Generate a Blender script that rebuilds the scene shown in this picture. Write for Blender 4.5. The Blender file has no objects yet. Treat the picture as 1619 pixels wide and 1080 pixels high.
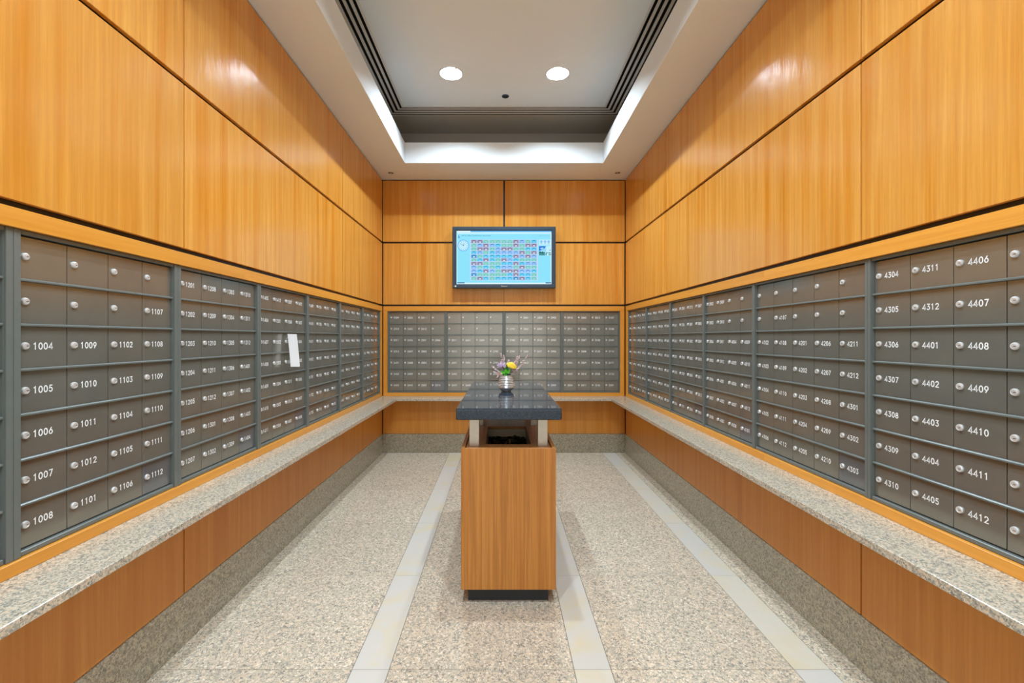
import bpy, bmesh, math, random
from mathutils import Vector, Matrix
random.seed(7)
PI = math.pi
sc = bpy.context.scene
COL = sc.collection

# ------------------------------------------------------------------ camera, world, exposure
cam_d = bpy.data.cameras.new('camera')
cam = bpy.data.objects.new('camera', cam_d); COL.objects.link(cam)
cam_d.sensor_width = 36.0
cam_d.lens = 725.0 / 1619.0 * 36.0
CAM_Z = 1.3725
cam.location = (0, 0, CAM_Z)
cam.rotation_euler = (PI / 2, 0, 0)
cam_d.shift_x = 17.5 / 1619.0
cam_d.shift_y = -5.3 / 1619.0
cam_d.clip_start = 0.02
sc.camera = cam
vs = sc.view_settings
vs.view_transform = 'Standard'; vs.look = 'None'; vs.gamma = 1.0; vs.exposure = 0.0
vs.use_curve_mapping = False
w = bpy.data.worlds.new('lobby_light'); sc.world = w; w.use_nodes = True
w.node_tree.nodes['Background'].inputs['Color'].default_value = (1.0, 0.99, 0.97, 1)
w.node_tree.nodes['Background'].inputs['Strength'].default_value = 1.5
sc.cycles.caustics_reflective = False
sc.cycles.sample_clamp_indirect = 4.0
LAMP = 2650.0            # radiance of a downlight bulb

# ------------------------------------------------------------------ dimensions
XL, XR, YB, YF = -1.42, 1.49, 5.5, -4.0     # room faces
Z_SOF, Z_FAS, Z_CEI = 3.273, 3.498, 3.8245

# ------------------------------------------------------------------ mesh helpers
class MB:
    def __init__(s): s.v = []; s.f = []; s.m = []; s.cur = 0
    def mat(s, i): s.cur = i; return s
    def add(s, vs_, fs, m=None):
        o = len(s.v); s.v += [tuple(p) for p in vs_]
        for f in fs:
            s.f.append([i + o for i in f]); s.m.append(s.cur if m is None else m)
        return s
    def box(s, a, b, c=0.0):
        (x0, y0, z0), (x1, y1, z1) = a, b
        if c <= 0:
            vs_ = [(x0,y0,z0),(x1,y0,z0),(x1,y1,z0),(x0,y1,z0),(x0,y0,z1),(x1,y0,z1),(x1,y1,z1),(x0,y1,z1)]
            return s.add(vs_, [(0,3,2,1),(4,5,6,7),(0,1,5,4),(1,2,6,5),(2,3,7,6),(3,0,4,7)])
        bm = bmesh.new()
        bmesh.ops.create_cube(bm, size=1.0)
        for v in bm.verts:
            v.co = Vector(((x0 if v.co.x < 0 else x1), (y0 if v.co.y < 0 else y1), (z0 if v.co.z < 0 else z1)))
        bmesh.ops.bevel(bm, geom=list(bm.edges), offset=c, segments=1, affect='EDGES', clamp_overlap=True)
        bm.verts.index_update()
        s.add([v.co for v in bm.verts], [[v.index for v in f.verts] for f in bm.faces])
        bm.free(); return s
    def lathe(s, prof, n=24, c=(0,0,0), close=False):
        """profile of (r, z) turned about the vertical axis through c"""
        vs_ = []
        for r, z in prof:
            for k in range(n):
                a = 2*PI*k/n
                vs_.append((c[0]+r*math.cos(a), c[1]+r*math.sin(a), c[2]+z))
        fs = []
        for i in range(len(prof)-1):
            for k in range(n):
                k2 = (k+1) % n
                fs.append((i*n+k, i*n+k2, (i+1)*n+k2, (i+1)*n+k))
        s.add(vs_, fs); return s
    def disc(s, r, c, n=24, up=True):
        vs_ = [(c[0]+r*math.cos(2*PI*k/n), c[1]+r*math.sin(2*PI*k/n), c[2]) for k in range(n)]
        return s.add(vs_, [list(range(n)) if up else list(range(n))[::-1]])
    def tube(s, pts, rad, n=6):
        pts = [Vector(p) for p in pts]; rings = []
        for i, p in enumerate(pts):
            d = (pts[min(i+1, len(pts)-1)] - pts[max(i-1, 0)]).normalized()
            u = d.orthogonal().normalized(); v = d.cross(u)
            r = rad[i] if isinstance(rad, (list, tuple)) else rad
            rings.append([p + u*r*math.cos(2*PI*k/n) + v*r*math.sin(2*PI*k/n) for k in range(n)])
        vs_ = [q for r in rings for q in r]; fs = []
        for i in range(len(pts)-1):
            for k in range(n):
                k2 = (k+1) % n
                fs.append((i*n+k, i*n+k2, (i+1)*n+k2, (i+1)*n+k))
        fs.append(list(range(n))[::-1]); fs.append([(len(pts)-1)*n+k for k in range(n)])
        return s.add(vs_, fs)
    def blob(s, c, r, sub=1, scale=(1,1,1)):
        bm = bmesh.new(); bmesh.ops.create_icosphere(bm, subdivisions=sub, radius=r)
        bm.verts.index_update()
        s.add([(c[0]+v.co.x*scale[0], c[1]+v.co.y*scale[1], c[2]+v.co.z*scale[2]) for v in bm.verts],
              [[v.index for v in f.verts] for f in bm.faces]); bm.free(); return s
    def mesh(s, name, mats, smooth=False):
        me = bpy.data.meshes.new(name); me.from_pydata(s.v, [], s.f)
        for m in (mats if isinstance(mats, (list, tuple)) else [mats]): me.materials.append(m)
        for p, mi in zip(me.polygons, s.m): p.material_index = mi; p.use_smooth = smooth
        me.update(); return me
    def build(s, name, mats, parent=None, loc=None, smooth=False):
        return link(name, s.mesh(name, mats, smooth), parent, loc)

def link(name, me, parent=None, loc=None):
    o = bpy.data.objects.new(name, me); COL.objects.link(o)
    if parent is not None: o.parent = parent
    if loc is not None: o.location = loc
    return o
def tag(o, label, cat, group=None):
    o['label'] = label; o['category'] = cat
    if group: o['group'] = group
    return o
def thing(name, label, cat, loc=(0,0,0), rz=0.0, group=None):
    o = bpy.data.objects.new(name, None); COL.objects.link(o)
    o.empty_display_size = 0.1; o.location = loc; o.rotation_euler = (0, 0, rz)
    return tag(o, label, cat, group)
def struct(o): o['kind'] = 'structure'; return o
def struct_empty(name):
    o = bpy.data.objects.new(name, None); COL.objects.link(o); o.empty_display_size = 0.1
    return struct(o)
def smooth_by_angle(o, ang=0.6):
    me = o.data
    for p in me.polygons: p.use_smooth = True
    try: me.set_sharp_from_angle(angle=ang)
    except Exception: pass
    return o

# ------------------------------------------------------------------ materials
def srgb(r, g, b):
    f = lambda c: c/12.92 if c <= 0.04045 else ((c+0.055)/1.055)**2.4
    return (f(r/255), f(g/255), f(b/255), 1)
class NT:
    def __init__(s, name):
        s.mat = bpy.data.materials.new(name); s.mat.use_nodes = True
        s.t = s.mat.node_tree; s.p = s.t.nodes['Principled BSDF']
    def n(s, typ, **kw):
        nd = s.t.nodes.new(typ)
        for k, v in kw.items(): setattr(nd, k, v)
        return nd
    def l(s, a, b): s.t.links.new(a, b)
    def math(s, op, a, b=None, clamp=False):
        nd = s.n('ShaderNodeMath', operation=op, use_clamp=clamp)
        for i, x in enumerate((a, b)):
            if x is None: continue
            if isinstance(x, (int, float)): nd.inputs[i].default_value = x
            else: s.l(x, nd.inputs[i])
        return nd.outputs[0]
    def noise(s, vec, scale, detail=2, rough=0.5, dist=0.0):
        nd = s.n('ShaderNodeTexNoise'); s.l(vec, nd.inputs['Vector'])
        nd.inputs['Scale'].default_value = scale; nd.inputs['Detail'].default_value = detail
        nd.inputs['Roughness'].default_value = rough; nd.inputs['Distortion'].default_value = dist
        return nd.outputs['Fac']
    def ramp(s, fac, stops, const=False):
        nd = s.n('ShaderNodeValToRGB'); s.l(fac, nd.inputs['Fac'])
        e = nd.color_ramp.elements
        if const: nd.color_ramp.interpolation = 'CONSTANT'
        while len(e) < len(stops): e.new(0.5)
        for el, (p, c) in zip(e, stops): el.position = p; el.color = c
        return nd.outputs['Color']
    def mix(s, fac, a, b, mode='MIX'):
        nd = s.n('ShaderNodeMix', data_type='RGBA', blend_type=mode)
        for sock, x in ((nd.inputs['Factor'], fac), (nd.inputs[6], a), (nd.inputs[7], b)):
            if isinstance(x, (int, float)): sock.default_value = x
            elif isinstance(x, tuple): sock.default_value = x
            else: s.l(x, sock)
        return nd.outputs[2]
    def pos(s, scale=(1,1,1), rnd=0.0):
        g = s.n('ShaderNodeNewGeometry'); v = g.outputs['Position']
        if rnd:
            oi = s.n('ShaderNodeObjectInfo')
            a = s.n('ShaderNodeVectorMath', operation='ADD'); s.l(v, a.inputs[0])
            m = s.math('MULTIPLY', oi.outputs['Random'], rnd); s.l(m, a.inputs[1]); v = a.outputs[0]
        mp = s.n('ShaderNodeVectorMath', operation='MULTIPLY'); s.l(v, mp.inputs[0])
        mp.inputs[1].default_value = scale
        return mp.outputs[0]
    def bump(s, h, strength, dist=0.002):
        b = s.n('ShaderNodeBump'); s.l(h, b.inputs['Height'])
        b.inputs['Strength'].default_value = strength; b.inputs['Distance'].default_value = dist
        s.l(b.outputs['Normal'], s.p.inputs['Normal'])
    def set(s, **kw):
        for k, v in kw.items():
            sock = s.p.inputs[k.replace('_', ' ')]
            if isinstance(v, (int, float, tuple)): sock.default_value = v
            else: s.l(v, sock)
        return s

def plain(name, col, rough=0.5, metal=0.0, spec=0.5, var=0.06, vscale=6.0):
    """flat paint or metal with a little unevenness"""
    t = NT(name); v = t.pos()
    f = t.noise(v, vscale, 3)
    lo = tuple(c*(1-var) for c in col[:3]) + (1,); hi = tuple(min(1, c*(1+var)) for c in col[:3]) + (1,)
    t.set(Base_Color=t.ramp(f, [(0.3, lo), (0.7, hi)]), Roughness=rough, Metallic=metal)
    t.p.inputs['Specular IOR Level'].default_value = spec
    return t.mat

def wood(name, axis, light, mid, dark, rough=0.3, fig=1.0, wave=0.05):
    """quarter-sawn veneer; the grain runs along axis"""
    t = NT(name)
    def sc_(a, b): return {'x': (b, a, a), 'y': (a, b, a), 'z': (a, a, b)}[axis]
    band = t.noise(t.pos(sc_(9, 0.35), 7.0), 1.0, 3, 0.55)
    grain = t.noise(t.pos(sc_(70, 1.2), 7.0), 1.0, 4, 0.65)
    pore = t.noise(t.pos(sc_(420, 9), 3.0), 1.0, 2, 0.6)
    cloud = t.noise(t.pos(sc_(2.2, 0.9), 5.0), 1.0, 2, 0.5, 0.6)
    base = t.ramp(band, [(0.28, mid), (0.5, light), (0.72, mid)])
    base = t.mix(t.math('MULTIPLY', t.ramp(grain, [(0.40, (1,1,1,1)), (0.62, (0,0,0,1))]), 0.26*fig), base, dark)
    base = t.mix(t.math('MULTIPLY', t.ramp(pore, [(0.35, (1,1,1,1)), (0.5, (0,0,0,1))]), 0.16), base, dark)
    base = t.mix(t.math('MULTIPLY', t.ramp(cloud, [(0.4, (0,0,0,1)), (0.65, (1,1,1,1))]), 0.25), base, mid)
    oi = t.n('ShaderNodeObjectInfo')
    hs = t.n('ShaderNodeHueSaturation'); t.l(base, hs.inputs['Color'])
    t.l(t.math('ADD', t.math('MULTIPLY', oi.outputs['Random'], 0.1), 0.95), hs.inputs['Value'])
    t.set(Base_Color=hs.outputs['Color'], Roughness=rough)
    t.p.inputs['Specular IOR Level'].default_value = 0.4
    if wave:
        wv = t.noise(t.pos(sc_(7, 2.2), 7.0), 1.0, 3, 0.6)
        t.bump(wv, wave, 0.02)
    return t.mat

def granite(name, cols, scale, rough, tint=None, rnd=9.0, bump=0.0):
    t = NT(name); v = t.pos((1,1,1), rnd)
    def vor(sc_, r=1.0):
        nd = t.n('ShaderNodeTexVoronoi'); t.l(v, nd.inputs['Vector']); nd.inputs['Scale'].default_value = sc_
        sep = t.n('ShaderNodeSeparateColor'); t.l(nd.outputs['Color'], sep.inputs['Color'])
        return sep.outputs['Red'], sep.outputs['Green']
    a, a2 = vor(scale); b, b2 = vor(scale*2.3)
    n = len(cols)
    ca = t.ramp(a, [(i/n, c) for i, c in enumerate(cols)], True)
    cb = t.ramp(b, [(i/n, c) for i, c in enumerate(cols[::-1])], True)
    c = t.mix(t.math('GREATER_THAN', b2, 0.55), ca, cb)
    cl = t.noise(v, 2.5, 3)
    c = t.mix(t.math('MULTIPLY', cl, 0.25), c, tint or cols[1])
    oi = t.n('ShaderNodeObjectInfo')
    hs = t.n('ShaderNodeHueSaturation'); t.l(c, hs.inputs['Color'])
    t.l(t.math('ADD', t.math('MULTIPLY', oi.outputs['Random'], 0.06), 0.97), hs.inputs['Value'])
    t.set(Base_Color=hs.outputs['Color'], Roughness=rough)
    if bump: t.bump(a, bump, 0.001)
    return t.mat

def limestone(name):
    t = NT(name); v = t.pos((1,1,1), 23.0)
    big = t.noise(v, 3.2, 4, 0.6, 0.8); vein = t.noise(v, 9.0, 5, 0.65, 1.5)
    oi = t.n('ShaderNodeObjectInfo')
    grey = t.mix(t.ramp(oi.outputs['Random'], [(0.3, (0,0,0,1)), (0.7, (1,1,1,1))]), srgb(206,201,193), srgb(212,204,188))
    c = t.mix(t.ramp(big, [(0.5, (0,0,0,1)), (0.68, (1,1,1,1))]), grey, srgb(212,198,168))
    c = t.mix(t.math('MULTIPLY', t.ramp(vein, [(0.5, (0,0,0,1)), (0.62, (1,1,1,1))]), 0.35), c, srgb(204,200,190))
    t.set(Base_Color=c, Roughness=0.28)
    return t.mat

def emit(name, col, strength=1.0):
    t = NT(name); t.set(Base_Color=(0.01,0.01,0.012,1), Roughness=0.25)
    t.p.inputs['Specular IOR Level'].default_value = 0.12
    t.p.inputs['Emission Color'].default_value = col
    t.p.inputs['Emission Strength'].default_value = strength
    return t.mat

WL, WM, WD = srgb(236,171,82), srgb(219,140,40), srgb(170,98,30)
M = {}
M['wood_v'] = wood('veneer_upright_grain', 'z', WL, WM, WD, 0.22, 1.0, 0.22)
M['wood_low'] = wood('veneer_below_ledge', 'z', srgb(226,156,70), srgb(212,136,48), srgb(172,100,34), 0.3, 0.8)
M['wood_x'] = wood('veneer_rail_grain_across', 'x', srgb(234,164,70), srgb(222,147,50), srgb(184,110,34), 0.3, 0.6, 0.0)
M['wood_y'] = wood('veneer_rail_grain_along', 'y', srgb(234,164,70), srgb(222,147,50), srgb(184,110,34), 0.3, 0.6, 0.0)
M['wood_st'] = wood('veneer_stile', 'z', srgb(234,164,70), srgb(222,147,50), srgb(184,110,34), 0.3, 0.6, 0.0)
M['wood_is'] = wood('island_cherry', 'z', srgb(208,142,68), srgb(196,126,52), srgb(142,82,32), 0.34, 1.9, 0.02)
M['wood_it'] = wood('island_cherry_top', 'y', srgb(204,138,74), srgb(190,120,58), srgb(144,82,38), 0.3, 1.2, 0.0)
M['black'] = plain('black_reveal', srgb(24,23,24), 0.35)
M['cove'] = plain('cove_shade_tone', srgb(182,176,166), 0.75, var=0.015, vscale=1.5)  # darker than the ceiling white: shade above the soffit put into the colour
M['dark'] = plain('dark_plenum', srgb(14,15,17), 0.8)
M['white'] = plain('ceiling_paint', srgb(240,248,254), 0.75, var=0.015, vscale=1.5)
M['soffit'] = plain('soffit_paint', srgb(236,242,246), 0.7, var=0.015, vscale=1.5)
M['slat'] = plain('diffuser_metal', srgb(226,225,221), 0.45, var=0.03)
M['trimw'] = plain('white_trim', srgb(225,226,228), 0.4)
M['refl'] = plain('reflector', srgb(240,240,240), 0.3)
M['floor'] = granite('floor_granite', [srgb(210,192,170), srgb(188,178,160), srgb(224,203,180), srgb(166,159,146), srgb(202,190,170), srgb(138,134,126), srgb(217,197,170), srgb(178,169,154), srgb(238,224,204)], 95, 0.22)
M['base'] = granite('baseboard_granite', [srgb(182,172,152), srgb(160,152,134), srgb(200,186,162), srgb(140,134,118), srgb(172,164,146), srgb(122,118,106), srgb(190,178,152), srgb(152,146,128)], 105, 0.25)
M['ledge'] = granite('ledge_granite', [srgb(208,196,176), srgb(184,175,158), srgb(222,196,170), srgb(158,153,141), srgb(198,186,166), srgb(128,128,122), srgb(218,204,182), srgb(168,160,144)], 120, 0.2)
M['lime'] = limestone('limestone_strip')
M['grout'] = plain('grout', srgb(96,92,86), 0.8)
M['door'] = plain('mailbox_bronze', srgb(142,140,131), 0.17, 0.55, 0.5, 0.04, 9)
M['door_b'] = plain('mailbox_slate', srgb(130,134,138), 0.16, 0.55, 0.5, 0.04, 9)
M['mframe'] = plain('mailbox_frame', srgb(106,112,109), 0.3, 0.0, 0.6, 0.04, 9)
M['number'] = plain('number_white', srgb(246,248,250), 0.4)
M['steel'] = plain('lock_steel', srgb(232,233,234), 0.36, 0.55)
M['keyhole'] = plain('keyhole', srgb(30,30,30), 0.5)
M['post'] = plain('brushed_steel', srgb(190,184,170), 0.38, 0.9, var=0.05, vscale=40)
M['stone_top'] = granite('black_granite', [srgb(24,40,54), srgb(18,32,44), srgb(34,52,68), srgb(22,37,50), srgb(66,84,100), srgb(14,28,38)], 420, 0.035)
M['plinth'] = plain('black_laminate', srgb(34,38,42), 0.4)
M['bag'] = plain('black_plastic', srgb(14,14,15), 0.22)
M['binm'] = plain('bin_metal', srgb(196,184,158), 0.45)
M['paper'] = plain('white_paper', srgb(240,242,246), 0.6, var=0.01)
M['bezel'] = plain('bezel_plastic', srgb(48,66,82), 0.3)
M['logo'] = plain('logo_white', srgb(235,235,235), 0.4)
M['silver'] = plain('mercury_glass', srgb(240,243,245), 0.2, 0.6, var=0.08, vscale=60)
M['stem'] = plain('plant_stem', srgb(84,96,48), 0.6)
M['stem_br'] = plain('twig', srgb(120,84,70), 0.7)
M['leaf'] = plain('bright_leaf', srgb(104,222,58), 0.45, var=0.2, vscale=60)
M['leaf_d'] = plain('dark_leaf', srgb(56,92,50), 0.5, var=0.2, vscale=60)
M['yellow'] = plain('yellow_bloom', srgb(250,214,62), 0.7, var=0.15, vscale=220)
M['lilac'] = plain('lilac_petal', srgb(232,212,238), 0.6, var=0.1, vscale=90)
M['pink'] = plain('pink_heather', srgb(240,214,218), 0.7, var=0.15, vscale=150)
M['peach'] = plain('peach_bloom', srgb(232,180,110), 0.7, var=0.15, vscale=150)
M['bulb'] = emit('lit_bulb', (0.73, 0.89, 1.0, 1), LAMP)

# ------------------------------------------------------------------ floor
YS = [YF, -3.365, -2.613, -1.861, -1.109, -0.357, 0.395, 1.147, 1.899, 2.651, 3.403, 4.155, 4.907, YB]
XS = [XL, -0.617, -0.463, 0.303, 0.456, 1.214, 1.366, XR]
floor = struct(MB().box((XL-.05, YF, -0.06), (XR+.05, YB+.05, -0.0025)).build('floor', M['grout']))
for i in range(len(XS)-1):
    strip = i in (1, 3, 5)
    for j in range(len(YS)-1):
        g = 0.0011
        cx, cy = (XS[i]+XS[i+1])/2, (YS[j]+YS[j+1])/2
        hx, hy = (XS[i+1]-XS[i])/2-g, (YS[j+1]-YS[j])/2-g
        MB().box((-hx, -hy, -0.0024), (hx, hy, 0.0), 0.0004).build('stone_strip' if strip else 'floor_slab', M['lime' if strip else 'floor'], floor, (cx, cy, 0))

# ------------------------------------------------------------------ walls, panels, baseboards, frames
Z_LOW0, Z_LOW1 = 0.2265, 0.636
Z_MID0, Z_MID1 = 1.776, 2.509
Z_UP0, Z_UP1 = 2.5295, 3.262
Z_RT0, Z_RT1 = 1.697, 1.755      # top rail
Z_RB0, Z_RB1 = 0.677, 0.717      # bottom rail
PT = 0.02
def side_wall(name, X, s, joints, y_end):
    """s = -1 for the wall at low x, +1 for the wall at high x; X is the face of the panels"""
    def bx(mb, d0, d1, y0, y1, z0, z1, c=0.0):
        a, b = sorted((X + s*d0, X + s*d1)); mb.box((a, y0, z0), (b, y1, z1), c); return mb
    mb = MB()
    bx(mb, PT, .16, YF, YB+.16, Z_RT1+.001, Z_CEI+.1)
    bx(mb, PT, .16, YF, YB+.16, -.05, Z_RB0-.001)
    bx(mb, .13, .16, YF, YB+.16, Z_RB0-.001, Z_RT1+.001)
    wl = struct(mb.build(name, M['black']))
    g = 0.0036
    for z0, z1, key in ((Z_UP0, Z_UP1, 'wood_v'), (Z_MID0, Z_MID1, 'wood_v'), (Z_LOW0, Z_LOW1, 'wood_low')):
        for a, b in zip(joints[:-1], joints[1:]):
            cy, cz = (a+b)/2, (z0+z1)/2
            mb = MB(); a_, b_ = sorted((0, s*(PT-.0005)))
            mb.box((a_, -(b-a)/2+g, -(z1-z0)/2), (b_, (b-a)/2-g, (z1-z0)/2), 0.0012)
            mb.build('panel', M[key], wl, (X, cy, cz))
    return wl
JL = [YF, -2.056, 0.0, 2.056, 4.112, 5.488]
JR = [YF, -2.558, -.33, 1.898, 4.126, 5.488]
wall_left = side_wall('wall_left', XL, -1, JL, 5.49)
wall_right = side_wall('wall_right', XR, 1, JR, 5.49)
mb = MB()
mb.box((XL-.02, YB+PT, Z_RT1+.001), (XR+.02, YB+.16, Z_CEI+.1))
mb.box((XL-.02, YB+PT, -.05), (XR+.02, YB+.16, Z_RB0-.001))
mb.box((XL-.13, YB+.13, Z_RB0-.001), (XR+.13, YB+.16, Z_RT1+.001))
wall_back = struct(mb.build('wall_back', M['black']))
for x0, x1, z0, z1, key in ((XL+.004, .027, Z_UP0, Z_UP1, 'wood_v'), (.049, XR-.004, Z_UP0, Z_UP1, 'wood_v'),
                       (XL+.008, .0365, Z_MID0, Z_MID1, 'wood_v'), (.0385, XR-.008, Z_MID0, Z_MID1, 'wood_v'),
                       (XL+.005, .0365, Z_LOW0, Z_LOW1-.01, 'wood_low'), (.0385, XR-.005, Z_LOW0, Z_LOW1-.01, 'wood_low')):
    hx, hz = (x1-x0)/2, (z1-z0)/2
    MB().box((-hx, 0, -hz), (hx, PT-.0005, hz), 0.0012).build('panel', M[key], wall_back, ((x0+x1)/2, YB, (z0+z1)/2))

for nm, a, b in (('baseboard_left', (XL-PT+.001, YF, 0.0002), (XL+.006, YB-.007, .2245)),
                 ('baseboard_right', (XR-.006, YF, 0.0002), (XR+PT-.001, YB-.007, .2245)),
                 ('baseboard_back', (XL-.01, YB-.006, 0.0002), (XR+.01, YB+PT-.001, .2245))):
    struct(MB().box(a, b, 0.001).build(nm, M['base']))

FD = 0.045     # depth of the wooden mailbox surround
def trim_side(name, X, s, jy, y_st):
    t = struct_empty(name)
    a, b = sorted((X, X + s*FD))
    for z0, z1 in ((Z_RT0, Z_RT1), (Z_RB0, Z_RB1)):
        for y0, y1 in ((YF, jy-.0006), (jy+.0006, 5.488)):
            MB().box((a, y0, z0), (b, y1, z1), 0.0012).build('rail', M['wood_y'], t)
    MB().box((a, y_st, Z_RB1+.0005), (b, 5.488, Z_RT0-.0005), 0.0012).build('stile', M['wood_st'], t)
    return t
trim_side('trim_1', XL, -1, 2.544, 5.436)
trim_side('trim_3', XR, 1, 2.60, 5.415)
t2 = struct_empty('trim_2')
for z0, z1 in ((Z_RT0, Z_RT1), (Z_RB0, Z_RB1)):
    MB().box((XL+.008, YB, z0), (XR-.008, YB+FD, z1), 0.0012).build('rail', M['wood_x'], t2)
MB().box((XL+.008, YB, Z_RB1+.0005), (-1.362, YB+FD, Z_RT0-.0005), 0.0012).build('stile', M['wood_st'], t2)
MB().box((1.431, YB, Z_RB1+.0005), (XR-.008, YB+FD, Z_RT0-.0005), 0.0012).build('stile', M['wood_st'], t2)

# stone ledge
ld = thing('stone_ledge', 'speckled grey-beige granite ledge running around three walls below the mailboxes', 'ledge', (0, YB, .647))
LZ0, LZ1, LD = .647, .6765, .22
def ledge_piece(a, b):
    MB().box((a[0], a[1]-YB, 0), (b[0], b[1]-YB, LZ1-LZ0), 0.002).build('ledge_slab', M['ledge'], ld)
ledge_piece((XL-.015, YF, 0), (XL+LD, YB-LD-.0004, 0))
ledge_piece((XR-LD, YF, 0), (XR+.015, YB-LD-.0004, 0))
ledge_piece((XL-.015, YB-LD+.0004, 0), (XR+.015, YB+.015, 0))

# ------------------------------------------------------------------ ceiling
IX0, IX1, IY = -1.034, 1.098, 4.854          # central field
OX0, OX1, OY = -1.234, 1.298, 5.054          # outer edge of the slots
SX0, SX1, SY = -1.043, 1.110, 4.98           # soffit opening
ceiling = struct_empty('ceiling')
PAIR = [(-.463, 4.25), (.525, 4.25)]
LAMPS = PAIR + [(.04, 2.63), (-.463, 1.0), (.525, 1.0), (.04, -.62), (-.463, -2.25), (.525, -2.25)]  # last pair is added behind the camera, unseen, for fill light
R_L, H_P = 0.103, 0.16
def patch(mb, cx, cy, r, h, z, n=32):
    """square with a round hole"""
    vs_ = []; fs = []
    for k in range(n):
        a = 2*PI*k/n; c, s_ = math.cos(a), math.sin(a)
        m = max(abs(c), abs(s_))
        vs_ += [(cx+r*c, cy+r*s_, z), (cx+h*c/m, cy+h*s_/m, z)]
    for k in range(n):
        k2 = (k+1) % n
        fs.append((2*k, 2*k2, 2*k2+1, 2*k+1))
    mb.add(vs_, fs)
mb = MB(); rows = sorted(set(y for _, y in LAMPS)); y = YF
def q(x0, x1, y0, y1): mb.add([(x0,y0,Z_CEI),(x0,y1,Z_CEI),(x1,y1,Z_CEI),(x1,y0,Z_CEI)], [(0,1,2,3)])
for ry in rows:
    q(IX0, IX1, y, ry-H_P); x = IX0
    for lx in sorted(a for a, b in LAMPS if b == ry):
        q(x, lx-H_P, ry-H_P, ry+H_P); patch(mb, lx, ry, R_L, H_P, Z_CEI); x = lx+H_P
    q(x, IX1, ry-H_P, ry+H_P); y = ry+H_P
q(IX0, IX1, y, IY)
mb.build('ceiling_panel', M['white'], ceiling)
# strips outside the slots, and the raised cove walls
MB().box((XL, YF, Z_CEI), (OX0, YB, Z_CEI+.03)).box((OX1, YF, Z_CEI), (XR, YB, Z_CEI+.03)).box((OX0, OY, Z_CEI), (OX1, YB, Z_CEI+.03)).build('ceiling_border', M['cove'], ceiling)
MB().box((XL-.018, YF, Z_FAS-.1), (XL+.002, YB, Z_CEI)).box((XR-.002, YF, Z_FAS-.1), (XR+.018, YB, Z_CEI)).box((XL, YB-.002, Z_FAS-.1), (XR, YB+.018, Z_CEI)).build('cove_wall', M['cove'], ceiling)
mb = MB()
mb.add([(IX0-.26, YF, Z_CEI+.12), (IX1+.26, YF, Z_CEI+.12), (IX1+.26, YB+.1, Z_CEI+.12), (IX0-.26, YB+.1, Z_CEI+.12)], [(0,3,2,1)])
mb.build('plenum', M['dark'], ceiling)
MB().box((XL-.018, YF, Z_SOF), (SX0, YB+.018, Z_FAS), .002).build('soffit', M['soffit'], ceiling)
MB().box((SX1, YF, Z_SOF), (XR+.018, YB+.018, Z_FAS), .002).build('soffit', M['soffit'], ceiling)
MB().box((SX0-.001, SY, Z_SOF), (SX1+.001, YB+.018, Z_FAS), .002).build('soffit', M['soffit'], ceiling)

# linear slot diffusers
BARS = [(0.0, .020), (.046, .024), (.096, .024), (.146, .024), (.196, .004)]
def diffuser(name, label, rects):
    d = thing(name, label, 'air diffuser', rects[0][2], 0, 'slot air diffusers round the raised ceiling')
    o = rects[0][2]
    for k, (a, b, _) in enumerate(rects):
        z = -.0015 if k == 0 else .001
        mb = MB().box((a[0]-o[0], a[1]-o[1], z), (b[0]-o[0], b[1]-o[1], z+.004))
        mb.mat(1).box((a[0]-o[0]+.001, a[1]-o[1]+.001, z+.0041), (b[0]-o[0]-.001, b[1]-o[1]-.001, .05))
        mb.build('flange' if k in (0, 4) else 'slat', [M['slat'], M['dark']], d)
dl, dr, db = [], [], []
for o_, w_ in BARS:
    dl.append(((IX0-o_-w_, YF), (IX0-o_, IY+o_+w_), (IX0-.1, 1.5, Z_CEI)))
    dr.append(((IX1+o_, YF), (IX1+o_+w_, IY+o_+w_), (IX1+.1, 1.5, Z_CEI)))
    db.append(((IX0-o_+.0005, IY+o_), (IX1+o_-.0005, IY+o_+w_), (.03, IY+.1, Z_CEI)))
diffuser('slot_diffuser', 'black and grey slot diffuser running lengthwise above the paper-slip wall', dl)
diffuser('slot_diffuser', 'black and grey slot diffuser running lengthwise above mailboxes 4304 to 4412', dr)
diffuser('slot_diffuser', 'short grey slot diffuser crossing the ceiling above the television wall', db)

# downlights
def downlight(x, y, label):
    d = thing('downlight', label, 'ceiling light', (x, y, Z_CEI), 0, 'round recessed downlights')
    o = MB().lathe([(.1, .0), (.1, -.003), (.114, -.003), (.116, 0.0)], 32).build('trim_ring', M['trimw'], d)
    o = MB().lathe([(.1005, -.002), (.099, .03), (.088, .075), (.08, .08)], 32).build('reflector', M['refl'], d, smooth=True)
    MB().disc(.040, (0, 0, .064), 32, False).build('bulb', M['bulb'], d)
    MB().lathe([(.104, .0), (.104, .09), (.0, .09)], 32).build('housing', M['dark'], d)
for k, (x, y) in enumerate(LAMPS):
    downlight(x, y, ['bright round downlight over the side with the white paper slip', 'bright round downlight over the side with mailboxes 4304 to 4412',
                     'round downlight straight above the near end of the island', 'round downlight nearer than the island, over the paper-slip side',
                     'round downlight nearer than the island, over the mailbox 4412 side', 'single round downlight in the middle of the ceiling, between two pairs, before the island',
                     'added unseen round downlight far from the television, over the paper-slip side', 'added unseen round downlight far from the television, on the side opposite the paper slip'][k])
fx = thing('ceiling_fixture', 'small round black fixture in the ceiling between the two lit downlights', 'ceiling fixture', (.045, 4.645, Z_CEI))
MB().lathe([(.028, -.001), (.031, -.006), (.036, -.005), (.037, 0)], 24).build('trim_ring', M['bezel'], fx)
MB().lathe([(.028, -.003), (.02, -.0055), (.0, -.0065)], 24).build('lens', M['black'], fx, smooth=True)
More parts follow.
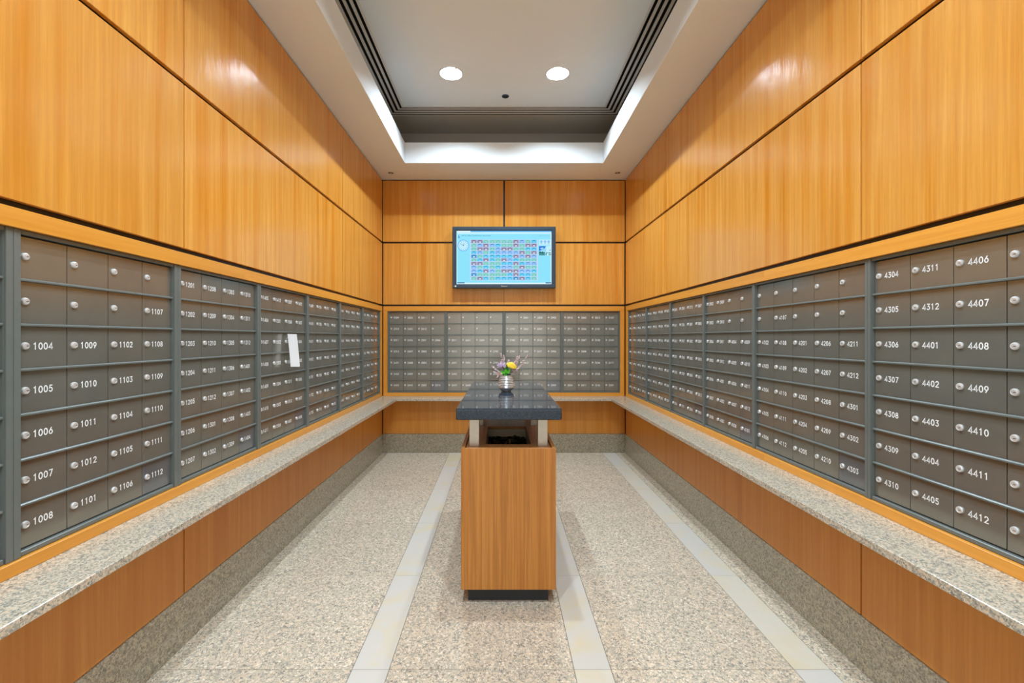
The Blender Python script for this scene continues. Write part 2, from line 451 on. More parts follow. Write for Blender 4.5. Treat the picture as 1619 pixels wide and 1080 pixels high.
for x, y, lab in ((-1.264, 5.265, 'small unlit spotlight in the soffit corner on the paper-slip side'), (1.340, 5.265, 'small unlit spotlight in the soffit corner above mailboxes 3202 onward')):
    p = thing('pin_spotlight', lab, 'spotlight', (x, y, Z_SOF), 0, 'small soffit spotlights')
    MB().lathe([(.03, -.0005), (.031, -.006), (.037, -.005), (.038, 0)], 24).build('trim_ring', M['slat'], p)
    MB().lathe([(.031, -.003), (.02, -.001), (.0, -.0008)], 24).build('baffle', plain('bronze_baffle', srgb(70,50,40), .4) if 'bronze_baffle' not in bpy.data.materials else bpy.data.materials['bronze_baffle'], p)
    MB().blob((0, .006, -.004), .008, 1).build('bulb', M['trimw'], p, smooth=True)

# ------------------------------------------------------------------ mailboxes
def arc(cx, cy, rx, ry, a0, a1, n=6):
    return [(cx+rx*math.cos(math.radians(a0+(a1-a0)*i/n)), cy+ry*math.sin(math.radians(a0+(a1-a0)*i/n))) for i in range(n+1)]
GLYPH = {
 '0': [arc(.36, .5, .33, .5, 0, 360, 14)],
 '1': [[(.12, .82), (.36, 1.0), (.36, 0.0)]],
 '2': [arc(.36, .70, .31, .30, 165, -25, 8) + [(.04, 0.0), (.72, 0.0)]],
 '3': [[(.08, 1.0), (.64, 1.0), (.32, .60)] + arc(.34, .30, .32, .30, 90, -150, 9)],
 '4': [[(.54, 0.0), (.54, 1.0), (.0, .26), (.74, .26)]],
 '5': [[(.64, 1.0), (.18, 1.0), (.12, .56)] + arc(.34, .32, .32, .32, 110, -150, 9)],
 '6': [[(.50, 1.0), (.10, .46)], arc(.36, .32, .31, .32, 0, 360, 12)],
 '7': [[(.06, 1.0), (.68, 1.0), (.24, 0.0)]],
 '8': [arc(.36, .74, .26, .26, 0, 360, 11), arc(.36, .26, .32, .27, 0, 360, 11)],
 '9': [[(.22, 0.0), (.62, .54)], arc(.36, .68, .31, .32, 0, 360, 12)],
}
def number_mesh(txt, h=.0195, t=.0035):
    adv = .0163; tot = adv*len(txt); mb = MB(); x0 = -tot/2; lay = 0
    for ch in txt:
        for line in GLYPH[ch]:
            lay += 1
            p = [Vector((x0+a*h*.82, b*h)) for a, b in line]
            closed = (p[0]-p[-1]).length < 1e-6
            if closed: p = p[:-1]
            n = len(p); L = []; R = []
            for i in range(n):
                d0 = (p[i]-p[i-1]) if (i > 0 or closed) else (p[1]-p[0])
                d1 = (p[(i+1) % n]-p[i]) if (i < n-1 or closed) else (p[i]-p[i-1])
                d0 = d0.normalized(); d1 = d1.normalized()
                n0 = Vector((-d0.y, d0.x)); n1 = Vector((-d1.y, d1.x)); m = (n0+n1)
                m = m.normalized() if m.length > 1e-4 else n0
                k = min(1.9, 1/max(.3, m.dot(n0)))
                e = Vector((0, 0))
                if not closed and i == 0: e = -d1*t*.3
                if not closed and i == n-1: e = d0*t*.3
                L.append(p[i]+m*k*t/2+e); R.append(p[i]-m*k*t/2+e)
            y = -.0004 - .00006*(lay % 3)
            vs_ = [(q.x, y, q.y-h/2) for q in R] + [(q.x, y, q.y-h/2) for q in L]
            fs = [(i, (i+1) % n, n+(i+1) % n, n+i) for i in range(n if closed else n-1)]
            mb.add(vs_, fs)
        x0 += adv
    return mb.mesh('number', M['number'])
def lock_mesh():
    mb = MB(); n = 16
    prof = [(.0114, 0), (.0114, -.003), (.0102, -.0058), (.0074, -.0068), (.0070, -.0062), (.0, -.0066)]
    vs_ = []; fs = []
    for r, y in prof:
        for k in range(n): vs_.append((r*math.cos(2*PI*k/n), y, r*math.sin(2*PI*k/n)))
    for i in range(len(prof)-1):
        for k in range(n):
            k2 = (k+1) % n
            fs.append((i*n+k, i*n+k2, (i+1)*n+k2, (i+1)*n+k))
    mb.add(vs_, fs)
    mb.mat(1); mb.add([(-.0005, -.0070, -.0007), (.0068, -.0070, -.0007), (.0068, -.0070, .0009), (-.0005, -.0070, .0009)], [(0,1,2,3)])
    return mb.mesh('lock', [M['steel'], M['keyhole']])
LOCK = lock_mesh()
Z0U, Z1U = Z_RB1+.001, Z_RT0-.001
TOPB, BOTB, SIDE, ROWS = .012, .016, .0165, 7
DY = .016                                # door face behind the frame face
RP = (Z1U-Z0U-TOPB-BOTB)/ROWS
RH = .0085                               # rail height between rows
DOORS = {}
def door_mesh(wd, key):
    k = (round(wd, 4), key)
    if k not in DOORS:
        DOORS[k] = MB().box((-wd/2, 0, -(RP-RH)/2), (wd/2, .006, (RP-RH)/2), .0008).mesh('door', M[key])
    return DOORS[k]
def seq(start, n):
    """flat numbers in order, twelve to a floor"""
    out = []; f, u = divmod(start, 100)
    while len(out) < n:
        out.append('%d%02d' % (f, u)); u += 1
        if u > 12: u = 1; f += 1
    return out
def mailbox_unit(label, face, lo, hi, cols, start, blanks=(), slate=True, wall='back', nonum=False):
    SIDE = .0225 if wall == 'left' else .0165
    """face = wall coordinate of the frame front; lo/hi = extent along the wall, lo at the viewer's left"""
    pitch = abs(hi-lo); 
    if wall == 'back': loc, rz = (lo, face, Z0U), 0.0
    elif wall == 'left': loc, rz = (face, lo, Z0U), PI/2
    else: loc, rz = (face, lo, Z0U), -PI/2
    u = thing('mailbox_bank', label, 'mailbox', loc, rz, 'wall mailbox banks')
    H = Z1U-Z0U; e = .0006
    mb = MB()
    mb.box((e, 0, 0), (SIDE-.0022, .05, H), .001); mb.box((pitch-SIDE+.0022, 0, 0), (pitch-e, .05, H), .001)
    mb.box((SIDE-.0022, .008, 0), (SIDE, .05, H)); mb.box((pitch-SIDE, .008, 0), (pitch-SIDE+.0022, .05, H))
    mb.box((SIDE, .003, H-TOPB), (pitch-SIDE, .05, H), .001)
    mb.box((SIDE, .004, 0), (pitch-SIDE, .05, BOTB), .002)
    mb.build('frame', M['mframe'], u)
    MB().box((SIDE+.0002, DY+.008, BOTB), (pitch-SIDE-.0002, .049, H-TOPB)).build('back_plate', M['black'], u)
    W = (pitch-2*SIDE); dw = W/cols
    for r in range(1, ROWS):
        z = BOTB + r*RP
        # rounded drip rail
        prof = [(DY+.006, -RH/2), (.0075, -RH/2), (.006, -RH/2+.0015), (.006, RH/2-.003), (.009, RH/2), (DY+.006, RH/2)]
        m2 = MB(); n = len(prof)
        m2.add([(SIDE, y, z+zz) for y, zz in prof] + [(pitch-SIDE, y, z+zz) for y, zz in prof],
               [(i, (i+1) % n, n+(i+1) % n, n+i)[::-1] for i in range(n)] + [tuple(range(n)), tuple(range(n, 2*n))[::-1]])
        m2.build('rail', M['mframe'], u)
    nums = iter(seq(start, 60))
    for c in range(cols):
        cx = SIDE + (c+.5)*dw
        for r in range(ROWS):
            cz = BOTB + (ROWS-1-r+.5)*RP
            last = slate and c == cols-1 and r == ROWS-1
            key = 'door_b' if last else 'door'
            d = link('door', door_mesh(dw-.0028, key), u, (cx, DY, cz))
            if last: d['label'] = 'slate grey door, bluer than its neighbours'
            link('lock', LOCK, d, (-dw/2+.0235, 0, .004))
            if (c, r) in blanks or nonum: continue
            nm = link('number', number_mesh(next(nums)), d, (.002, 0, .003))
    return u
B2 = {(c, r) for c in range(4) for r in range(2)}
# wall at low x, from the near end to the corner
LB = [.661, 1.346, 2.031, 2.716, 3.401, 4.086, 4.768, 5.435]
LU = [('mailbox bank cut by the picture edge, next to doors 1004 to 1008', 1004, (), True),
      ('mailbox bank with doors 1004 to 1112 and seven blank doors', 1004, B2 - {(3, 1)}, True),
      ('mailbox bank with doors 1201 to 1404, beside the bank with the paper slip', 1201, (), True),
      ('mailbox bank the white paper slip hangs on, doors 1405 to 1608', 1405, (), True),
      ('mailbox bank with doors 1609 to 1812, just past the paper-slip bank', 1609, (), True),
      ('mailbox bank with doors 1901 to 2104, second from the corner on the paper-slip wall', 1901, (), False),
      ('mailbox bank with doors 2105 to 2308, in the corner of the paper-slip wall', 2105, (), False)]
for k, (lab, st, bl, sl) in enumerate(LU):
    mailbox_unit(lab, XL-.010, LB[k], LB[k+1], 4, st, bl, sl, 'left', nonum=(k == 0))
# back wall
BB = [-1.3605, -.662, .0375, .733, 1.4295]
BU = [('mailbox bank under the television, at the paper-slip wall corner, doors 2309 to 2510', 2309, {(3, 0), (3, 1)}, True),
      ('mailbox bank with doors 2511 to 2706 and two blank top rows, behind the vase', 2511, B2, False),
      ('mailbox bank with doors 2707 to 2909, behind the yellow flower', 2707, {(0, 0)}, True),
      ('mailbox bank with doors 2910 to 3201, in the back corner without the paper slip', 2910, (), False)]
for k, (lab, st, bl, sl) in enumerate(BU):
    mailbox_unit(lab, YB+.010, BB[k], BB[k+1], 4, st, bl, sl, 'back')
# wall at high x: numbers run from the corner towards the viewer
RB = [5.4135, 4.743, 4.073, 3.400, 2.727, 1.877, 1.196, .346]
RU = [('mailbox bank with doors 3202 to 3405, in the corner across from the paper-slip wall', 4, 3202, (), False),
      ('mailbox bank with doors 3406 to 3609, second from the corner across from the paper slip', 4, 3406, (), False),
      ('mailbox bank with doors 3610 to 3901, third from the corner across from the paper slip', 4, 3610, (), True),
      ('mailbox bank with doors 3902 to 4101 and four blank doors', 4, 3902, {(2,0),(2,1),(3,0),(3,1)}, True),
      ('wide mailbox bank five doors across, doors 4102 to 4303', 5, 4102, {(0,0),(0,1),(1,0),(2,0),(2,1),(3,0),(3,1),(4,0),(4,1)}, True),
      ('mailbox bank with doors 4304 to 4412, largest in view', 4, 4304, {(3, r) for r in range(7)}, False),
      ('mailbox bank past doors 4406 to 4412, beyond the picture edge', 5, 4501, {(c, r) for c in range(5) for r in range(7)}, False)]
for k, (lab, nc, st, bl, sl) in enumerate(RU):
    mailbox_unit(lab, XR+.010, RB[k], RB[k+1], nc, st, bl, sl, 'right')
# filler behind the visible run so the recess is closed
struct(MB().box((XL-.05, YF, Z0U), (XL-.012, .659, Z1U)).build('trim_4', M['mframe']))
struct(MB().box((XR+.012, YF, Z0U), (XR+.05, .344, Z1U)).build('trim_5', M['mframe']))

# paper slip hanging on the mailboxes
ps = thing('paper_slip', 'white paper slip hanging crooked from a mailbox lock', 'paper', (XL+.026, 3.085, 1.29))
mb = MB(); n = 6; hw, hh = .029, .110
vs_ = []
for i in range(n+1):
    f = i/n; z = hh - 2*hh*f; sway = .022*(f-.5)
    for sd in (-1, 1):
        vs_.append((sd*hw*.80 + sway*.95, sd*hw*.60 + .003*math.sin(f*PI), z - sd*.001))
fs = [(2*i, 2*i+2, 2*i+3, 2*i+1) for i in range(n)]
mb.add(vs_, fs); mb.add([(x-.0007, y+.001, z) for x, y, z in vs_], [f[::-1] for f in fs])
mb.build('sheet', M['paper'], ps)
MB().tube([(-.036, -.03, .075), (-.03, -.024, .085), (-.022, -.014, .09)], .0012, 5).build('tape_tab', M['paper'], ps)

# ------------------------------------------------------------------ television
TX0, TX1, TZ0, TZ1, TY = -.5719, .6456, 1.9625, 2.687, 5.40
TCX = (TX0+TX1)/2
tv = thing('television', 'black flat television showing a cyan notice page, on the wooden wall', 'television', (TCX, TY, TZ0))
hw, H = (TX1-TX0)/2, TZ1-TZ0
sx0, sx1, sz0, sz1 = -.524-TCX, .5964-TCX, 2.0106-TZ0, 2.638-TZ0
mb = MB()
def ring(x0, x1, z0, z1, y): return [(x0,y,z0),(x1,y,z0),(x1,y,z1),(x0,y,z1)]
R = [ring(-hw, hw, 0, H, .05), ring(-hw, hw, 0, H, .006), ring(-hw+.006, hw-.006, .006, H-.006, 0),
     ring(sx0-.012, sx1+.012, sz0-.012, sz1+.012, 0), ring(sx0, sx1, sz0, sz1, .009)]
mb.add([p for r in R for p in r], [(4*i+k, 4*i+(k+1) % 4, 4*i+4+(k+1) % 4, 4*i+4+k)[::-1] for i in range(len(R)-1) for k in range(4)])
mb.build('bezel', M['bezel'], tv)
MB().box((-hw+.03, .05, .03), (hw-.03, .085, H-.03), .004).build('back_case', M['black'], tv)
MB().box((-.2, .085, .2), (.2, .0995, .5)).build('wall_mount', M['black'], tv)
scr = MB().box((sx0-.002, .009, sz0-.002), (sx1+.002, .02, sz1+.002)).build('screen', emit('screen_cyan', srgb(138,226,250), 1.0), tv)
SW, SH = sx1-sx0, sz1-sz0
def U(x): return sx0 + (x-175)/1218*SW
def V(y): return sz1 - (y-200)/683*SH
scols = {'white': (228,250,255), 'pale': (196,238,252), 'blue': (84,176,240), 'R': (148,138,170), 'G': (122,206,202), 'B': (136,186,248),
         'C': (84,204,244), 'D': (62,150,214), 'txt': (30,120,160), 'dk': (50,110,150), 'tab': (190,216,246), 'ring': (90,160,240), 'face': (190,236,250),
         'sky': (30,110,215), 'tree': (10,110,100), 'cloud': (150,215,245), 'gl': (120,190,170), 'grey': (120,180,200), 'Rd': (110,100,140)}
keys = list(scols); smats = [emit('screen_' + k, srgb(*scols[k]), 1.0) for k in keys]
mb = MB()
def rect(x0, y0, x1, y1, key, lay=1):
    y = .009 - .00025*lay
    mb.mat(keys.index(key)); mb.add([(U(x0), y, V(y1)), (U(x1), y, V(y1)), (U(x1), y, V(y0)), (U(x0), y, V(y0))], [(0,1,2,3)])
def poly(pts, key, lay=1):
    mb.mat(keys.index(key)); mb.add([(U(x), .009-.00025*lay, V(y)) for x, y in pts], [list(range(len(pts)))])
rect(178, 200, 355, 216, 'white'); rect(355, 200, 1393, 214, 'blue'); rect(178, 214, 1393, 240, 'pale')
rect(178, 240, 186, 860, 'white'); rect(178, 866, 1393, 883, 'white'); rect(186, 860, 280, 874, 'dk', 2); rect(1318, 860, 1388, 876, 'dk', 2)
rect(1384, 240, 1393, 866, 'white')
rect(350, 310, 1222, 836, 'tab')
GRID = ['RRGGGGGRBGC', 'GBRBCGGRGRR', 'GRRGBRRGGCC', 'CBGCBBBBRGR', 'DGCCCCCRBRB', 'GCRCGRBCGGG', 'RRGGGCCRCBB', 'BGCGCBBGRGG', 'BCRBGRRRBBC', 'DGGGGGCRCCG', 'GRCGCCCDRCG']
CX = [363, 440, 517, 598, 672, 748, 825, 902, 980, 1056, 1133]
CY = [317, 365, 412, 459, 507, 553, 600, 646, 695, 743, 790]
for r, row in enumerate(GRID):
    for c, ch in enumerate(row):
        x, y = CX[c], CY[r]
        rect(x, y, x+70, y+39, ch, 2)
        rect(x+16, y+6, x+52, y+13, 'Rd' if ch == 'R' else 'txt' if ch in 'CBD' else 'gl', 3)
        if ch in 'RD': rect(x+26, y+20, x+46, y+33, 'white', 3)
        else: rect(x+8, y+29, x+62, y+34, 'gl' if ch == 'G' else 'blue', 3); rect(x+30, y+24, x+40, y+31, 'white', 4)
# clock
cx, cy, rr = 263, 388, 73
circ = lambda r_: [(cx+r_*math.cos(2*PI*k/28), cy+r_*math.sin(2*PI*k/28)) for k in range(28)]
poly(circ(rr), 'ring', 1); poly(circ(rr-7), 'face', 2)
for k in range(12):
    a = 2*PI*k/12; px, py = cx+52*math.cos(a), cy+52*math.sin(a); rect(px-4, py-4, px+4, py+4, 'ring', 3)
def hand(a, ln, wd):
    d = (math.sin(a), -math.cos(a)); n_ = (-d[1]*wd, d[0]*wd)
    poly([(cx-n_[0], cy-n_[1]), (cx+d[0]*ln-n_[0], cy+d[1]*ln-n_[1]), (cx+d[0]*ln+n_[0], cy+d[1]*ln+n_[1]), (cx+n_[0], cy+n_[1])], 'dk', 3)
hand(math.radians(-58), 52, 2.2); hand(math.radians(18), 34, 2.6); rect(cx-6, cy-6, cx+6, cy+6, 'dk', 4)
# header mark, weather, picture
poly([(206, 250), (218, 292), (194, 292)], 'D', 2)
rect(1232, 312, 1384, 386, 'face', 1)
for x in (1262, 1310, 1356):
    poly([(x-17, 340), (x-8, 324), (x+8, 322), (x+18, 338), (x+10, 350), (x-10, 350)], 'B', 2); rect(x-6, 350, x+6, 360, 'gl', 3); rect(x-14, 366, x+14, 371, 'B', 2)
rect(1232, 396, 1322, 516, 'cloud', 1); rect(1324, 396, 1386, 516, 'face', 1)
poly([(1232, 396), (1322, 396), (1300, 430), (1262, 446), (1232, 460)], 'sky', 2)
poly([(1246, 420), (1285, 412), (1296, 430), (1262, 440)], 'cloud', 3)
poly([(1232, 470), (1248, 462), (1262, 474), (1280, 464), (1296, 478), (1308, 470), (1308, 496), (1232, 496)], 'tree', 2); rect(1232, 500, 1308, 514, 'tree', 2)
poly([(1320, 500), (1328, 476), (1340, 474), (1344, 484), (1332, 490), (1330, 512), (1320, 514)], 'tree', 2); rect(1352, 478, 1386, 490, 'tree', 2); rect(1356, 500, 1386, 512, 'tree', 2)
poly([(1366, 452), (1378, 436), (1382, 440), (1372, 458)], 'txt', 2)
mb.build('screen_page', smats, scr)
def text_mesh(txt, size, mat, name):
    cu = bpy.data.curves.new(name, 'FONT'); cu.body = txt; cu.size = size; cu.align_x = 'LEFT'; cu.resolution_u = 3
    ob = bpy.data.objects.new(name, cu); COL.objects.link(ob)
    dg = bpy.context.evaluated_depsgraph_get(); dg.update()
    me = bpy.data.meshes.new_from_object(ob.evaluated_get(dg)); bpy.data.objects.remove(ob)
    me.transform(Matrix.Rotation(PI/2, 4, 'X')); me.materials.clear(); me.materials.append(mat)
    return me
def put_text(txt, x0, x1, z, y, mat, name, parent):
    me = text_mesh(txt, .03, mat, name); wd = max(v.co.x for v in me.vertices) - min(v.co.x for v in me.vertices)
    k = (x1-x0)/wd; me.transform(Matrix.Scale(k, 4))
    return link(name, me, parent, (x0, y, z))
tm = smats[keys.index('txt')]; tg = smats[keys.index('grey')]
put_text('400 N. LaSalle Condominium Association', U(240), U(613), V(268), .0082, tm, 'heading', scr)
put_text('Wednesday, September 7', U(1224), U(1376), V(268), .0082, tg, 'date_line', scr)
put_text('Panasonic', U(747), U(828), V(917), -.0006, M['logo'], 'logo', tv)
MB().blob((U(163), 0, V(914)), .011, 2, (1, .4, 1)).build('power_button', M['steel'], tv, smooth=True)
MB().box((U(140), -.001, V(924)), (U(148), .002, V(916))).build('power_light', emit('power_green', (.3, .8, .1, 1), .6), tv)

# ------------------------------------------------------------------ island
IC = .039
isl = thing('mail_island', 'wooden mail-sorting island with black granite top and steel posts, mid-room', 'island', (IC, 3.05, 0))
def P(mb, name, key, smooth=False): return mb.build(name, M[key], isl, (-IC, -3.05, 0))
P(MB().box((-.172, 2.402, 0.0003), (.2475, 3.71, .0760), .001), 'plinth', 'plinth')
BX0, BX1, BY0, BY1, BZ0, BZ1 = -.2055, .2835, 2.36, 3.75, .0766, .805
P(MB().box((BX0, BY0, BZ0), (BX1, BY0+.019, BZ1), .0015), 'front_panel', 'wood_is')
P(MB().box((BX0, BY1-.019, BZ0), (BX1, BY1, BZ1), .0015), 'rear_panel', 'wood_is')
P(MB().box((BX0, BY0+.0195, BZ0), (BX0+.019, BY1-.0195, BZ1), .0015), 'side_panel', 'wood_is')
P(MB().box((BX1-.019, BY0+.0195, BZ0), (BX1, BY1-.0195, BZ1), .0015), 'side_panel', 'wood_is')
P(MB().box((BX0+.02, BY0+.02, BZ0), (BX1-.02, BY1-.02, .0965)), 'bottom_board', 'black')
ox0, ox1, oy0, oy1 = -.083, .161, 2.47, 2.97
tx0, tx1, ty0, ty1, tz0, tz1 = BX0+.024, BX1-.024, BY0+.0195, BY1-.0195, .7845, .801
mb = MB()
mb.box((tx0, ty0, tz0), (tx1, oy0, tz1)); mb.box((tx0, oy1, tz0), (tx1, ty1, tz1))
mb.box((tx0, oy0, tz0), (ox0, oy1, tz1)); mb.box((ox1, oy0, tz0), (tx1, oy1, tz1))
P(mb, 'top_board', 'wood_it')
TT0, TT1 = .956, 1.0148
for x in (-.167, .1945):
    for y in (2.42, 3.0, 3.66):
        P(MB().box((x, y, tz1), (x+.052, y+.052, TT0-.0002), .0015), 'post', 'post')
P(MB().box((-.229, 2.33, TT0), (.309, 3.779, TT1), .004), 'tabletop', 'stone_top')
# bin and bag inside the opening
wb = thing('waste_bin', 'beige metal bin sunk in the island opening under the granite top', 'bin', (IC, 2.72, .0975))
b0x, b1x, b0y, b1y, bz = -.125, .125, -.262, .262, .684
mb = MB(); th = .004
mb.box((b0x, b0y, 0), (b1x, b1y, th))
mb.box((b0x, b0y, th), (b0x+th, b1y, bz)); mb.box((b1x-th, b0y, th), (b1x, b1y, bz))
mb.box((b0x+th, b0y, th), (b1x-th, b0y+th, bz)); mb.box((b0x+th, b1y-th, th), (b1x-th, b1y, bz))
mb.build('bin_body', M['binm'], wb)
bg = thing('trash_bag', 'crumpled black plastic bag filling the bin inside the island', 'trash bag', (IC, 2.72, .105))
mb = MB(); nx, ny = 22, 40; rr = random.Random(3); vs_ = []
for j in range(ny+1):
    for i in range(nx+1):
        fx_, fy = i/nx, j/ny
        edge = min(fx_, 1-fx_, fy, 1-fy)
        z = .600 + .030*fy + .012*math.sin(fx_*13+fy*5)*math.sin(fy*17-fx_*4) + rr.uniform(-.005, .005)
        if edge < .02: z = .628 + .004*math.sin(i*1.1+j*.8)
        vs_.append((b0x+.008+fx_*(b1x-b0x-.016), b0y+.008+fy*(b1y-b0y-.016), z))
mb.add(vs_, [(j*(nx+1)+i, j*(nx+1)+i+1, (j+1)*(nx+1)+i+1, (j+1)*(nx+1)+i) for j in range(ny) for i in range(nx)])
nv = len(vs_)
bot = [(b0x+.012, b0y+.012, .0), (b1x-.012, b0y+.012, .0), (b1x-.012, b1y-.012, .0), (b0x+.012, b1y-.012, .0)]
mb.add(bot + [vs_[0], vs_[nx], vs_[-1], vs_[ny*(nx+1)]], [(0,3,2,1), (0,1,5,4), (1,2,6,5), (2,3,7,6), (3,0,4,7)])
tagd = mb.build('bag_film', M['bag'], bg)

# ------------------------------------------------------------------ vase and flowers
VX, VY, VZ = .036, 3.085, TT1
va = thing('vase', 'small ribbed silver glass vase standing on the black granite tabletop', 'vase', (VX, VY, VZ))
prof = [(.0, .001), (.031, .001), (.0335, .004), (.036, .010), (.047, .017), (.0528, .028)]
nr = 7
for k in range(nr):
    f = k/(nr-1); z0 = .034 + f*.064; r0 = .0535 - .0125*f**1.3
    prof += [(r0-.0046, z0), (r0+.0006, z0+.0022), (r0+.0022, z0+.0046), (r0+.0006, z0+.0078)]
prof += [(.0415, .1065), (.0425, .108), (.0400, .108), (.038, .1)]
prof += [(.046, .04), (.03, .014), (.0, .012)]
smooth_by_angle(MB().lathe(prof, 40).build('vase_body', M['silver'], va), .9)

def bez(p0, p1, p2, n=8):
    return [tuple((1-t)**2*a + 2*t*(1-t)*b + t*t*c for a, b, c in zip(p0, p1, p2)) for t in [i/n for i in range(n+1)]]
def pt(px, py, y=VY):      # a flower tip read at depth y of the vase
    return ((px-792)*y/725, y, CAM_Z + (534.7-py)*y/725)
def stem_to(mb, tip, root, rad=.0012, bend=.3):
    mid = (root[0]*(1-bend)+tip[0]*bend, root[1]*(1-bend)+tip[1]*bend, root[2]*.45+tip[2]*.55)
    pts = bez(root, mid, tip); mb.tube(pts, rad, 5); return pts
def root(k, deep=.035):
    a = k*2.4; return (VX+.018*math.cos(a), VY+.018*math.sin(a), VZ+deep)
def loc_obj(o, base):   # shift a mesh built in world space so that its origin is the base
    o.data.transform(Matrix.Translation(-Vector(base))); return o

# yellow yarrow
c = pt(808.5, 579); r_ = root(0)
f = thing('yarrow_flower', 'domed yellow yarrow bloom in the silver vase', 'flower', r_)
mb = MB(); stem_to(mb, (c[0], c[1], c[2]-.01), r_, .0018); loc_obj(mb.build('stem', M['stem'], f), r_)
mb = MB(); rg = random.Random(5)
for k in range(190):
    t = math.sqrt((k+.5)/190); a = k*2.39996
    x, y = .037*t*math.cos(a), .037*t*math.sin(a); z = .020*(1-t*t) + rg.uniform(-.002, .002)
    v = Matrix.Rotation(.35, 3, 'X') @ Vector((x, y, z)); v = Matrix.Rotation(.30, 3, 'Y') @ v
    mb.blob((c[0]+v.x, c[1]+v.y, c[2]+v.z), .0036, 1)
o = loc_obj(mb.build('flower_head', M['yellow'], f), r_)
# lilac chrysanthemum
c = pt(794, 580); r_ = root(1)
f = thing('chrysanthemum', 'lilac bloom with long thin petals, beside the yellow bloom', 'flower', r_)
mb = MB(); stem_to(mb, c, r_, .0016); loc_obj(mb.build('stem', M['stem'], f), r_)
mb = MB()
for k in range(70):
    th = rg.uniform(0, 2*PI); ph = rg.uniform(-.2, 1.35)
    d = Vector((math.cos(th)*math.cos(ph), math.sin(th)*math.cos(ph)*.8-.1, math.sin(ph))); ln = rg.uniform(.024, .040)
    p0 = Vector(c)+d*.004; p1 = Vector(c)+d*ln*.6; p2 = Vector(c)+d*ln+Vector((0,0,.004))
    mb.tube([p0, p1, p2], [.0014, .0030, .0014], 4)
loc_obj(mb.build('petals', M['lilac'], f), r_)
# heather sprigs
SPR = [((791.5, 556.5), 'pale pink heather sprig rising highest above the lilac bloom'), ((796.5, 562), 'pink heather sprig leaning over the lilac bloom, second tallest there'),
       ((778.5, 579.5), 'pink heather sprig reaching out sideways, away from the yellow bloom'), ((780, 588), 'pink heather sprig low at the vase side under the sideways sprig'),
       ((785.5, 597.5), 'drooping pink heather sprig hanging below the vase rim'), ((836.5, 560), 'longest pink heather sprig, slanting out past the yellow bloom'),
       ((823, 561.5), 'upright pink heather sprig beside the longest slanting sprig'), ((818.5, 562.5), 'upright pink heather sprig between the yellow bloom and its twin'),
       ((820, 582), 'short pink heather sprig under the yellow bloom, pointing outward'), ((804.5, 569), 'short pink heather sprig peeking above the yellow bloom')]
for k, ((px, py), lab) in enumerate(SPR):
    tip = pt(px, py, VY + (.012 if k % 2 else -.008)); r_ = root(k+2)
    f = thing('heather_sprig', lab, 'flower', r_, 0, 'pink heather sprigs')
    mb = MB(); neck = (VX + (tip[0]-VX)*.32, VY+.004*(k % 3-1), VZ+.112)
    pts = bez(neck, (neck[0]*.45+tip[0]*.55, tip[1], max(neck[2]+.012, neck[2]*.45+tip[2]*.55)), tip, 8)
    mb.tube([r_] + pts, .0009, 5); loc_obj(mb.build('stem', M['stem_br'], f), r_)
    mb = MB()
    for i in range(2, len(pts)):
        for q_ in range(6):
            a = rg.uniform(0, 2*PI); rad = .0050*(1.35 - i/len(pts))+.0014
            base = Vector(pts[i-1]).lerp(Vector(pts[i]), rg.random())
            mb.blob(base + Vector((rad*math.cos(a), rad*math.sin(a), rg.uniform(-.002, .003))), rg.uniform(.0026, .0040), 1)
    loc_obj(mb.build('blossoms', M['pink'], f), r_)
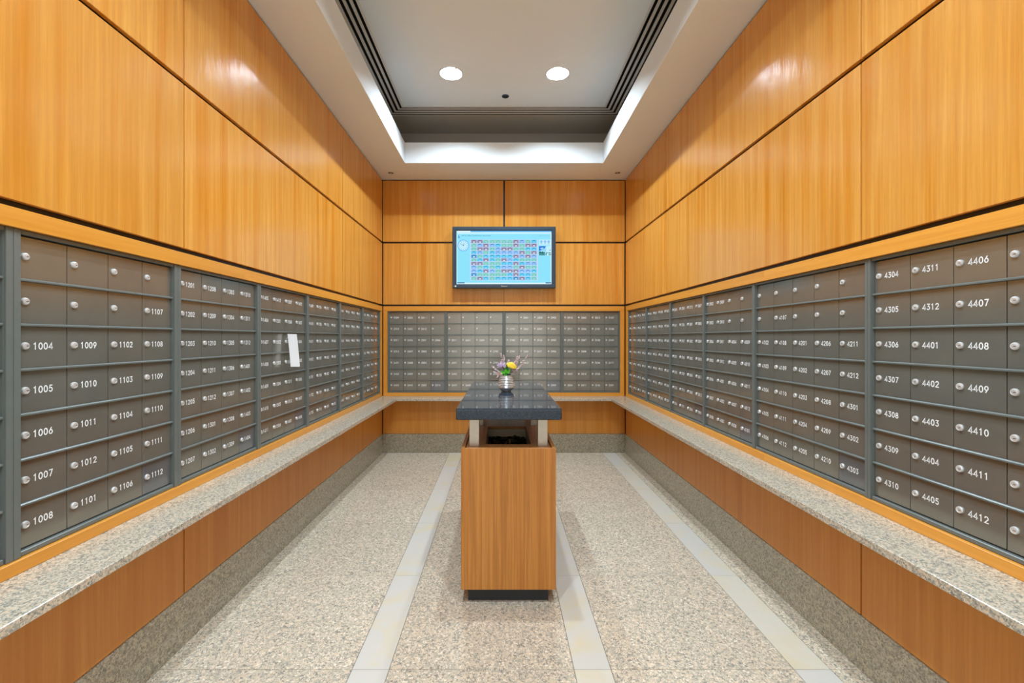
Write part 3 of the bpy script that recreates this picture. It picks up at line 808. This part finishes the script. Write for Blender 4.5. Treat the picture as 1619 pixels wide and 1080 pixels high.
# leaves
def leaf_mesh(mb, base, tip, wd, bow=.004, thick=.0006):
    b, t = Vector(base), Vector(tip); d = t-b; side = d.cross(Vector((0, 1, .15))).normalized(); up = side.cross(d).normalized()
    rows = []
    for i in range(7):
        f_ = i/6; wv = wd*math.sin(PI*min(1, f_*.92+.06))**.8 if 0 < i < 6 else .0004
        c_ = b + d*f_ + up*bow*math.sin(PI*f_)
        rows.append((c_-side*wv-up*.001, c_+up*.0008, c_+side*wv-up*.001))
    n0 = len(rows)*3
    vs_ = [p for r in rows for p in r]; vs2 = [p-up*thick for p in vs_]
    fs = []
    for i in range(6):
        for k in range(2): fs.append((3*i+k, 3*i+k+1, 3*i+4+k, 3*i+3+k))
    mb.add(vs_ + vs2, fs + [tuple(n0+j for j in q_[::-1]) for q_ in fs])
r_ = root(13, .06); base = pt(799.5, 594.5, VY-.035)
f = thing('leafy_sprig', 'bright green leafy sprig at the front of the vase rim', 'leaf sprig', r_)
mb = MB(); mb.tube([r_, (base[0], base[1]+.02, base[2]+.002), base], .0014, 5); loc_obj(mb.build('stem', M['stem'], f), r_)
for (px, py, wd, key) in ((799.5, 582.5, .0105, 'leaf'), (791.5, 585, .0085, 'leaf'), (807, 583.5, .0085, 'leaf'), (796, 580, .006, 'leaf_d'), (802, 590, .009, 'leaf_d'), (794.5, 592, .007, 'leaf_d'), (807, 591, .007, 'leaf_d')):
    mb = MB(); leaf_mesh(mb, base, pt(px, py, VY-.042), wd)
    loc_obj(mb.build('leaf', M[key], f, smooth=True), r_)
r_ = root(14, .05)
f = thing('dark_leafy_sprig', 'darker green leaf standing behind the bright leaves, next to the yellow bloom', 'leaf sprig', r_)
b0 = pt(801.5, 590, VY-.01); mb = MB(); mb.tube([r_, b0], .0013, 5); loc_obj(mb.build('stem', M['stem'], f), r_)
mb = MB(); leaf_mesh(mb, b0, pt(801, 575.5, VY-.02), .011); loc_obj(mb.build('leaf', plain('mid_leaf', srgb(40,120,34), .45, var=.2, vscale=60), f, smooth=True), r_)
r_ = root(15, .05); c = pt(789.5, 591.5, VY-.012)
f = thing('peach_flower', 'tiny peach bloom at the vase rim below the lilac bloom', 'flower', r_)
mb = MB(); mb.tube([r_, (VX-.03, VY-.005, VZ+.112), c], .001, 5); loc_obj(mb.build('stem', M['stem'], f), r_)
mb = MB()
for k in range(14):
    a = k*2.4; mb.blob((c[0]+.0065*math.sqrt(k/14)*math.cos(a), c[1]-.002, c[2]+.0065*math.sqrt(k/14)*math.sin(a)), .0026, 1)
loc_obj(mb.build('petals', M['peach'], f), r_)
